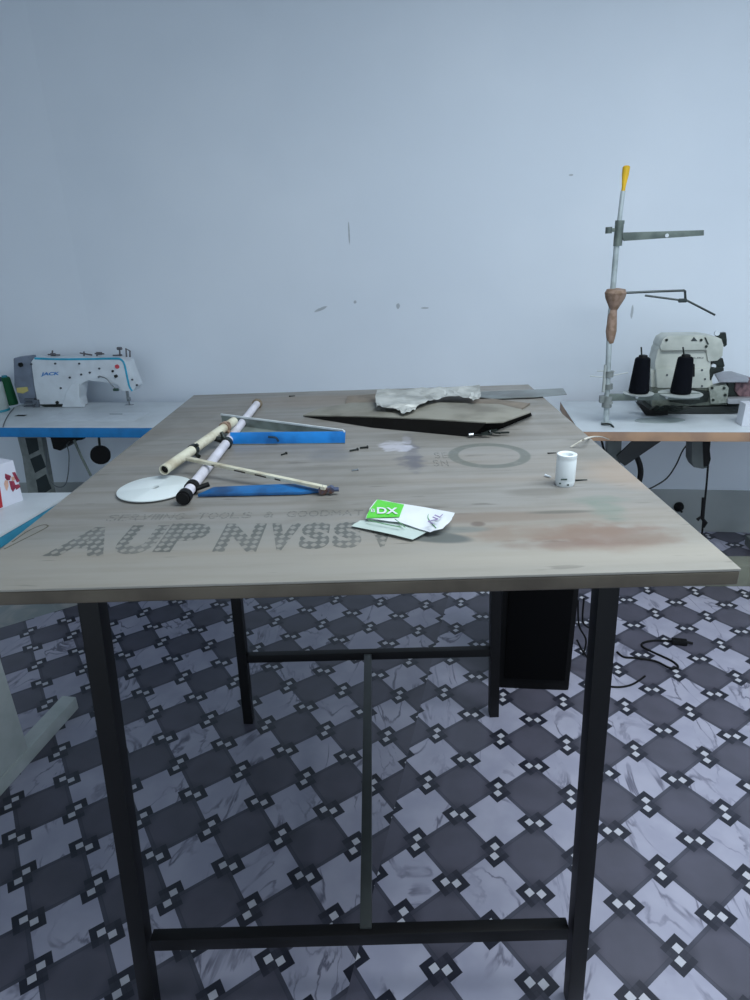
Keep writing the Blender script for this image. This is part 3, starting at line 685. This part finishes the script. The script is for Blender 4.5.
# carton: right-hand vertical edge at x=22..24 px
cb = P(23.5, 500.3, ZM); cn = P(2, 508.5, ZM)
ctop = Q(18, 460.5, cb, YN); ch = .142
d1 = (cn-cb).normalized(); d2 = V((-d1.y, d1.x, 0)); 
if d2.x > 0: d2 = -d2
ctn = thing('carton', cb+d1*.1+d2*.1, 'small white carton printed with red shapes on the near left table', 'box')
bm = B(); prism(bm, [cb, cb+d1*.17, cb+d1*.17+d2*.2, cb+d2*.2], Z*ch, .0015); obj('box_body', bm, M('white_card', (218, 220, 232), .5, var=.02), ctn)
nn_ = -d2
def face(px, py): 
    return Q(px, py, cb+nn_*.0008, nn_)
bm = B(); 
for pts in ([(5, 473.5), (9, 475), (11, 476), (10, 480), (7, 480.5), (5, 478)], [(12, 472.5), (15, 472), (18, 478), (20, 481), (17, 482.5), (14.5, 478)], [(9, 481), (14, 481), (16, 487), (13, 492), (11, 489)], [(15, 485), (19, 484), (20.5, 487), (16, 490)]):
    prism(bm, [face(*p) for p in pts], nn_*.0004)
tag(obj('printed_figure', bm, M('maroon_print', (125, 38, 62), .5, c2=(160, 60, 80), scale=60), ctn), 'maroon printed figure')
bm = B(); prism(bm, [face(*p) for p in ((5, 480), (8, 481), (8.5, 486), (7, 491), (5.5, 489), (4, 484))], nn_*.0004); prism(bm, [face(*p) for p in ((11, 477), (14, 476.5), (15, 480), (12, 481))], nn_*.0005)
tag(obj('printed_skin_tone', bm, M('peach_print', (214, 170, 150), .5), ctn), 'peach coloured print')
bm = B(); prism(bm, [face(*p) for p in ((-4, 486), (0, 487), (2.8, 507), (-4, 510))], nn_*.0004); tag(obj('printed_band', bm, M('red_print', (185, 40, 50), .5), ctn), 'red printed band')

# ------------------------------------------------------------------ overlock table, right
g0 = P(580, 431.8, ZM); gN = P(665, 431.5, ZM).dot(N1); gE = g0.dot(E1); gB = gN+.56; gR = gE+1.15
st3 = thing('sewing_table', W(gE+.5, gN+.3, 0), 'white topped table with wooden front edge, against the wall on the right', 'table')
bm = B(); box(bm, W((gE+gR)/2, (gN+gB)/2, ZM-.0015), (gR-gE, gB-gN, .003), FR, .001); obj('tabletop', bm, white_lam, st3)
bm = B(); box(bm, W((gE+gR)/2, (gN+gB)/2, ZM-.023), (gR-gE-.001, gB-gN-.001, .04), FR, .002); tag(obj('edge_band', bm, wood_edge, st3), 'light brown wooden edge')
go = g0+N1*.1
bm = B(); slab(bm, go, [(607, 440), (622, 440), (620, 470), (607, 470)], N1, .04, .003)
lg = Q(614, 470, go, N1); box(bm, V((lg.x, lg.y, lg.z/2))+N1*.02, (.055, .04, lg.z), FR, .003); obj('stand_leg', bm, M('weathered_grey_leg', (88, 96, 96), .5), st3)
bm = B(); slab(bm, go-N1*.012, [(634, 440), (663, 440), (625, 466), (620, 462), (617, 456)], N1, .012, .001)
obj('brace', bm, M('near_black_steel', (30, 34, 36), .5), st3)
bm = B(); e = W(gR-.13, gN+.14, 0); box(bm, V((e.x, e.y, (ZM-.045)/2)), (.055, .04, ZM-.045), FR, .003); obj('stand_leg', bm, bpy.data.materials['weathered_grey_leg'], st3)
for e in (lg.dot(E1), gR-.13):
    bm = B(); box(bm, W(e, gN+.3, .03), (.05, .44, .05), FR, .005); obj('stand_foot', bm, grey_steel, st3)
bm = B(); slab(bm, go, [(692, 441), (707, 441), (707, 468), (703, 469), (694, 467.5), (691.5, 462)], N1, .08, .004); obj('switch_box', bm, M('grey_switch_box', (78, 84, 84), .5), st3)
bm = B(); slab(bm, go-N1*.004, [(703, 440), (711, 440), (710, 450), (711, 459), (709, 466), (704, 467)], N1, .06, .003); tag(obj('switch_panel', bm, black_mat, st3), 'black switch panel')
bm = B(); tube(bm, [Q(a, b, go, N1) for a, b in ((708, 466), (706.5, 485), (704.5, 505), (702, 535))], .0045, 8, False)
tube(bm, [Q(a, b, go, N1) for a, b in ((703.5, 498), (702.3, 518))], .008, 8, False); tube(bm, [Q(a, b, go, N1) for a, b in ((697, 520), (701, 517), (706, 523), (703, 527))], .008, 8, False)
tube(bm, [Q(a, b, go, N1) for a, b in ((689, 526), (702, 537))], .006, 8, False)
tag(obj('pull_rod', bm, black_mat, st3), 'thin black pedal rod')
bm = B(); tube(bm, [Q(a, b, go, N1) for a, b in ((632, 448), (636, 455), (640, 466), (640.5, 475), (638, 485), (633, 500))], .012, 10); obj('hose', bm, black_mat, st3)
bm = B(); e_ = Q(702, 533, go, N1); box(bm, V((e_.x, e_.y, .035))+N1*.12, (.3, .26, .02), FR, .005); obj('treadle', bm, black_mat, st3)
bm = B(); tube(bm, [Q(a, b, go+N1*.1, N1) for a, b in ((691, 441), (683, 450), (676, 465), (667, 478), (655, 486), (645, 490), (630, 492))], .0035, 8); obj('cable', bm, dark_metal, st3)
bm = B(); tube(bm, [Q(a, b, go+N1*.02, N1) for a, b in ((601, 438), (604, 450), (607, 456))], .005, 8); obj('cable', bm, black_mat, st3)
# foot of the stand at right lying low over the floor
ra = P(640, 587, 0); rb = P(790, 587, 0)
rail = thing('floor_beam', (ra+rb)/2, 'greenish grey flat beam lying on the floor behind the right table corner', 'beam')
bm = B(); hr = Q(715, 553.5, P(715, 587, 0), N1).z*.62
e0, e1 = P(655, 586.5, 0), P(790, 586.5, 0); n_ = V((e0.y-e1.y, e1.x-e0.x, 0)).normalized()
prism(bm, [e0, e1, e1+n_*.1, e0+n_*.1], Z*hr, .004); obj('beam_body', bm, M('greenish_grey_enamel', (124, 126, 112), .5), rail)

# overlock machine
ZMIN = ZM+.0015
oo = P(690, 416, ZM)+N1*.0
om = thing('overlock_machine', oo+N1*.08, 'ivory overlock sewing machine with dark oily base on the wooden-edged table', 'sewing machine')
def part(name, pts, mat, off=0., dep=.1, bev=.006, lab=None, par=None):
    bm = B(); slab(bm, oo+N1*off, pts, N1, dep, bev); o = obj(name, bm, mat, par or om)
    if lab: tag(o, lab)
    return o
part('body', [(655.5, 388), (655, 362), (658, 350), (662, 343), (711, 343), (711, 362), (711, 372), (714, 390), (714, 400), (655, 400)], beige_machine, .05, .11, .008)
part('top_cover', [(660, 346), (663, 339), (669, 335.5), (704, 335), (716, 336.5), (722, 339), (724, 345), (723, 356), (718, 361), (708, 362), (706, 350), (661, 351)], beige_machine, .04, .12, .01)
part('body_panel', [(656, 369), (708, 368.5), (711, 388), (657, 388)], beige_machine, .035, .03, .004)
part('side_drum', [(651, 371), (657, 369), (657, 388), (651, 388)], beige_machine, .06, .12, .006)
part('seam_line', [(661, 351), (707, 350.5), (707, 351.4), (661, 352)], M('seam_grey', (120, 124, 120), .6), .039, .004, 0)  # thin grey joint line below the top cover
part('lower_body', [(652, 388), (716, 388), (728, 405), (652, 407)], M('grey_oily_casting', (118, 124, 114), .45, .2, c2=(70, 78, 70), scale=30), .04, .17, .004)
part('lower_body', [(668, 391), (692, 389), (711, 392), (708, 402), (690, 405), (670, 402)], dark_metal, .02, .05, .006, 'dark mechanism housing')
part('base_plate', [(648, 408), (741, 406), (741, 413), (720, 414.5), (718, 416), (694, 416.5), (690, 414), (648, 414)], M('dark_green_black_casting', (26, 32, 30), .5), .03, .2, .003)
part('belt_guard', [(637, 403), (643, 405), (650, 410), (668, 410), (668, 415), (646, 415.5), (643, 411)], black_mat, -.01, .04, .003)
bm = B()
for i in range(6):
    tube(bm, [Q(a, b, oo-N1*.015*(i % 3), N1) for a, b in ((650+i*4, 410-i*.6), (657+i*4, 406+(i % 2)*4), (664+i*4, 411-(i % 3)*2), (672+i*4, 408))], .004, 6)
obj('linkage', bm, dark_metal, om)
part('looper_cover', [(709, 388), (726, 384), (729, 388), (727, 403), (711, 404)], M('ivory_grey_cover', (142, 148, 140), .45, c2=(112, 118, 110), scale=40), .015, .05, .004)
for px, py in ((712, 388), (724, 388), (725, 395), (713, 400)): 
    knob(px, py, .006, dark_metal, 'screw', .004, oo+N1*.014, om)
part('presser_mount', [(711, 362), (723, 358), (725, 366), (719, 372), (711, 372)], dark_metal, .07, .05, .004)
knob(713, 366, .01, white_paint, 'lamp', .01, oo+N1*.06, om)
part('presser_arm', [(709, 371), (711, 366), (724, 368), (724, 371), (714, 374), (711, 381), (709, 381)], dark_metal, .05, .04, .003)
bm = B(); zc_ = Q(722, 381, oo, N1).z
prism(bm, [Q(719, 381, oo, N1), Q(748, 381, oo, N1), Q(751, 377, oo+N1*.16, N1), Q(731, 371, oo+N1*.16, N1), Q(714, 372, oo+N1*.16, N1)], -Z*.006, .001); tag(obj('cloth_plate', bm, M('worn_grey_plate', (150, 152, 160), .35, .4), om), 'grey steel cloth plate')
part('plate_support', [(728, 382), (737, 382), (741, 406), (727, 406)], dark_metal, .04, .08, .004)
part('front_rail', [(728, 399), (752, 398), (752, 403), (740, 404), (728, 404)], M('pale_grey_rail', (165, 168, 172), .4, .3), .0, .05, .003)
part('tension_post', [(717, 336), (718.5, 333.5), (726, 332.5), (727, 340), (727, 345), (724.5, 347), (723, 341), (718, 338)], dark_metal, .08, .03, .002)
knob(716.5, 333, .011, white_paint, 'tension_disc', .01, oo+N1*.07, om)
for pts in ([(691, 341), (694, 337), (697.5, 341)],): part('emblem', pts, M('dark_emblem', (45, 52, 55), .5), .037, .004, 0, 'dark triangular emblem')
for px, py in ((666.5, 340), (706, 346.5), (701, 340)): knob(px, py, .006, dark_metal, 'screw', .004, oo+N1*.04, om)
part('hinge_bar', [(704.5, 337.5), (706, 337.5), (709, 344.5), (707.5, 344.5)], dark_metal, .036, .005, 0)
bm = text_fit('JUKI', Q(692, 359.5, oo+N1*.049, N1), Q(703, 359.2, oo+N1*.049, N1), .01, Z, .0008); tag(obj('lettering', bm, M('grey_lettering', (92, 98, 100), .5), om, smooth=False), 'grey lettering')
part('hand_knob', [(690, 364), (695, 364), (695, 377), (690, 377)], black_mat, .0, .05, .004)
for px, py in ((702, 370), (705, 379), (667, 375), (702, 386)): knob(px, py, .004, bpy.data.materials['screw_head'], 'screw', .003, oo+N1*.034, om)
# folded cloth and white box at the right edge
cl = B(); slab(cl, oo+N1*.03, [(736, 383), (750, 381), (760, 381), (760, 397), (740, 397), (735, 391)], N1, .09, .006)
cloth = obj('folded_cloth', cl, M('maroon_patterned_cloth', (120, 92, 96), .8, c2=(78, 60, 66), scale=45), loc=Q(746, 398, oo+N1*.07, N1)); tag(cloth, 'maroon patterned folded cloth beside the overlock machine at the photo edge', 'cloth')
bx = P(741.5, 426.5, ZM); bm = B(); top_z = Q(741.5, 404, bx, N1).z
prism(bm, [bx, bx+E1*.14, bx+E1*.14+N1*.06, bx+N1*.06], Z*(top_z-ZM), .002)
tag(obj('paper_box', bm, M('white_paper_box', (205, 208, 216), .5, var=.02), loc=bx+E1*.07), 'small plain white box at the right end of the wooden-edged table', 'box')
# grey oval mat under machine
bm = B(); mc = P(660, 420.5, ZM); lathe(bm, mc, [(.11, 0), (.11, .002)], 32)
for v in bm.verts: v.co.y = mc.y+(v.co.y-mc.y)*.45
tag(obj('oil_mat', bm, M('grey_film', (160, 170, 170), .5), loc=mc), 'thin grey oval mat under the left end of the overlock machine', 'mat')

# thread stand
tb = P(606, 424.5, ZM)
def T(px, py, off=0): return Q(px, py, tb+N1*off, N1)
ts = thing('thread_stand', tb, 'tall thread stand with taped pole and yellow tip on the wooden-edged table', 'thread stand')
bm = B(); cyl(bm, tb, T(609.5, 330), .0115, seg=16); cyl(bm, T(609.5, 330), T(617, 240), .0115, .011, seg=16); cyl(bm, T(617, 240), T(623, 191), .009, seg=16)
cyl(bm, tb, tb+Z*.012, .022); obj('pole', bm, M('pale_grey_pole', (176, 186, 188), .35, .2, c2=(150, 160, 160), scale=20), ts)
bm = B(); lathe(bm, T(623, 192), [(.007, 0), (.0075, .02), (.013, .06), (.014, .085), (.009, .09)], 16, (T(626, 170)-T(623, 192)).normalized()); tag(obj('pole_tip', bm, yellow, ts), 'yellow tip')
bm = B(); cyl(bm, T(617.5, 246), T(619.5, 223), .017, seg=16); cyl(bm, T(619.5, 224), T(620, 220.5), .018); box(bm, T(612.5, 230), (.05, .014, .014), FR, .003); cyl(bm, T(609, 227), T(608.5, 233.5), .013, seg=12); obj('collar', bm, green_grey, ts)
bm = B(); slab(bm, tb-N1*.008, [(621, 232.5), (704, 230), (704, 235.5), (624, 241)], N1, .016, .001); 
cyl(bm, T(667, 235.5, -.02), T(667, 235.5), .006); obj('guide_arm', bm, green_grey, ts)
bm = B(); cyl(bm, T(667, 235.5, -.022), T(667, 235.5, -.006), .007); tag(obj('rivet', bm, white_paint, ts), 'white rivet')
bm = B(); lathe(bm, T(613, 312), [(.012, 0), (.021, .02), (.038, .055), (.043, .075), (.036, .088), (.013, .093)], 20, (T(616.5, 286)-T(613, 312)).normalized())
lathe(bm, T(610, 343), [(.013, 0), (.017, .02), (.022, .05), (.02, .08), (.017, .135)], 14, (T(612.5, 312)-T(610, 343)).normalized())
for v in bm.verts: v.co += V((random.uniform(-1, 1), random.uniform(-1, 1), random.uniform(-1, 1)))*.0015
tag(obj('tape_wrap', bm, tape_brown, ts), 'brown tape wrapped around the pole')
bm = B(); tube(bm, [T(a, b) for a, b in ((622, 293), (655, 291.5), (684, 290.5), (685, 291), (685.5, 301))], .0048, 8, False)
tube(bm, [T(a, b) for a, b in ((645, 295.5), (683, 300.5), (686, 300), (715, 315))], .004, 8, False); box(bm, T(682.5, 300.5), (.03, .016, .016), FR, .004); obj('thread_hook', bm, M('dark_wire', (58, 66, 66), .4, .5), ts)
bm = B(); slab(bm, tb-N1*.01, [(606, 394.5), (700, 393.5), (700, 399.5), (608, 401)], N1, .02, .002); obj('cone_arm', bm, green_grey, ts)
bm = B(); cyl(bm, T(606.5, 407), T(607.5, 396), .021, seg=16); box(bm, T(603, 399), (.03, .03, .03), FR, .004); knob_c = T(611, 403, -.02); cyl(bm, knob_c, T(611, 403), .008)
obj('collar', bm, grey_steel, ts)
bm = B(); cyl(bm, T(608.5, 389), T(608.7, 384), .017); obj('collar', bm, grey_steel, ts)
bm = B(); cyl(bm, T(609, 377), T(609.3, 371), .018); obj('collar', bm, grey_steel, ts)
bm = B(); cyl(bm, T(603.5, 392), T(606, 365), .008); tube(bm, [T(a, b) for a, b in ((590, 376), (600, 377), (610, 376), (628, 372.5))], .0022, 6, False); tube(bm, [T(a, b) for a, b in ((597, 371), (615, 371.5))], .0022, 6, False); obj('side_rod', bm, pale_green_metal, ts)
bm = B(); tube(bm, [T(601, 424, -.02), T(609, 424, -.03), T(613.5, 428, -.05), T(613.5, 438, -.065), T(615, 441, -.065)], .0042, 6); tag(obj('tie_cord', bm, dark_metal, ts), 'dark cord tied at the pole foot')
for q in (667, 637): bm = B(); cyl(bm, T(q, 397, -.02), T(q, 397), .007); obj('bolt', bm, chrome, ts)
cones = [(638.7, 391.5, 357, 'left'), (680.5, 392, 356.5, 'right')]
for i, (px, py, pt, w) in enumerate(cones):
    b = T(px, py); h = (T(px, pt)-b).length
    bm = B(); lathe(bm, b-Z*.012, [(.02, -.006), (.085 if i else .06, .002), (.088 if i else .062, .006), (.03, .006)], 36); tag(obj('cone_plate', bm, pale_green_metal, ts), 'pale round cone plate')
    bm = B(); cyl(bm, b+Z*(h-.03), T(px+2.5, 347), .0032); obj('spindle', bm, dark_metal, ts)
    t = cone(b-Z*.003, h, .0415, .0305, 'black thread cone, %s one of two on the thread stand' % w, [black_thread, black_mat], grp='black thread cones on the thread stand')

# white cord draped from the right table over the wooden table
n0_ = P(571, 447, ZT+.002).dot(N1); n1_ = gN-.006
bm = B(); pts = [Q(a, b, N1*(n0_+(n1_-n0_)*t), N1) for a, b, t in ((571, 447, 0), (576, 444, 0), (582, 440.5, 0), (588, 438, .02), (595, 436.6, .3), (602, 437, .75), (609, 439.5, 1))]
tube(bm, pts, .0022, 6); tag(obj('thread', bm, M('white_cord', (212, 208, 196), .6), loc=P(571, 447, ZT)), 'thin white cord arching from the large wooden table to the table on the right', 'cord')
# dark plug on skirting
pp = Q(678.5, 507, WB-N1*.012, N1); bm = B(); lathe(bm, pp+N1*.004, [(.028, 0), (.028, .008), (.02, .022), (.012, .03)], 16, (-N1+Z*.2+E1*.3).normalized()); cyl(bm, pp-N1*.02, pp-N1*.03-Z*.02+E1*.012, .006)
tag(obj('wall_plug', bm, black_mat, loc=pp), 'small black plug on the grey skirting under the right table', 'plug')

# ------------------------------------------------------------------ under the table
b0, b1 = P(498, 688, 0), P(569, 691, 0)
ex = (b1-b0).normalized(); ny = V((-ex.y, ex.x, 0)); wd = (b1-b0).length
bc = thing('speaker_cabinet', b0+ex*wd/2+ny*.14, 'tall black cabinet standing on the floor behind the wooden table legs', 'cabinet')
bm = B(); box(bm, b0+ex*wd/2+ny*.14+Z*.26, (wd, .28, .52), frame(ex, ny, Z), .012); obj('cabinet_body', bm, M('black_textured_vinyl', (6, 6, 8), .7, scale=80, spec=.2), bc)
bm = B(); box(bm, b0+ex*wd/2-ny*.004+Z*.27, (wd-.04, .01, .44), frame(ex, ny, Z), .004); obj('front_grille', bm, M('black_cloth_grille', (4, 4, 6), .9, scale=200, spec=.1), bc)
bm = B(); G = lambda a, b, z=.004: P(a, b, z)
tube(bm, [G(a, b) for a, b in ((617, 652), (624, 657), (636, 658), (655, 661), (670, 668), (678, 667), (672, 661), (655, 653), (643, 647), (643, 643), (655, 640.5), (672, 641))], .0042, 8)
cable_o = thing('power_cable', G(655, 655, 0), 'black power cable with plug looping over the tiles right of the table', 'cable')
obj('cord', bm, black_mat, cable_o)
bm = B(); beam(bm, G(672, 641, .012), G(687, 642.5, .012), .026, .02, Z, .005); cyl(bm, G(687, 642, .012), G(693, 643.5, .012), .005); obj('plug', bm, black_mat, cable_o)
bm = B(); tube(bm, [G(a, b) for a, b in ((606, 686), (620, 687), (633, 684), (645, 676))], .0035, 8)
tag(obj('cable', bm, black_mat, loc=G(620, 686, 0)), 'short thin black cable on the tiles beside the front right table leg', 'cable')
bq = b1+ny*.1+ex*.03
bm = B()
for k, pts in enumerate([((578, 600), (579, 625), (586, 640), (583, 655)), ((584, 598), (583, 622), (592, 630), (592, 640)), ((577, 640), (582, 650), (590, 664), (588, 684))]):
    tube(bm, [Q(a, b, bq, YN) for a, b in pts], .0035, 8)
tag(obj('cable_bundle', bm, black_mat, loc=bq), 'thin black cables hanging beside the black cabinet', 'cable')

# ------------------------------------------------------------------ light: back of the room left open for sky fill, ceiling lamps
w = bpy.data.worlds.new('daylight'); scn.world = w; w.use_nodes = True
bg = w.node_tree.nodes['Background']; bg.inputs[0].default_value = (.74, .88, 1, 1); bg.inputs[1].default_value = 1.25
def area(name, loc, size, sy, power, rot, col):
    l = bpy.data.lights.new(name, 'AREA'); l.shape = 'RECTANGLE'; l.size = size; l.size_y = sy; l.energy = power; l.color = col
    o = bpy.data.objects.new(name, l); COL.objects.link(o); o.location = loc; o.rotation_euler = rot
area('ceiling_lamp', W(1.1, .9, HC-.05), 2.0, 1.2, 80, (0, 0, -RA), (.86, .945, 1))
scn.view_settings.view_transform = 'Standard'; scn.view_settings.look = 'None'; scn.view_settings.gamma = 1
scn.view_settings.use_curve_mapping = False; scn.view_settings.exposure = 0.0
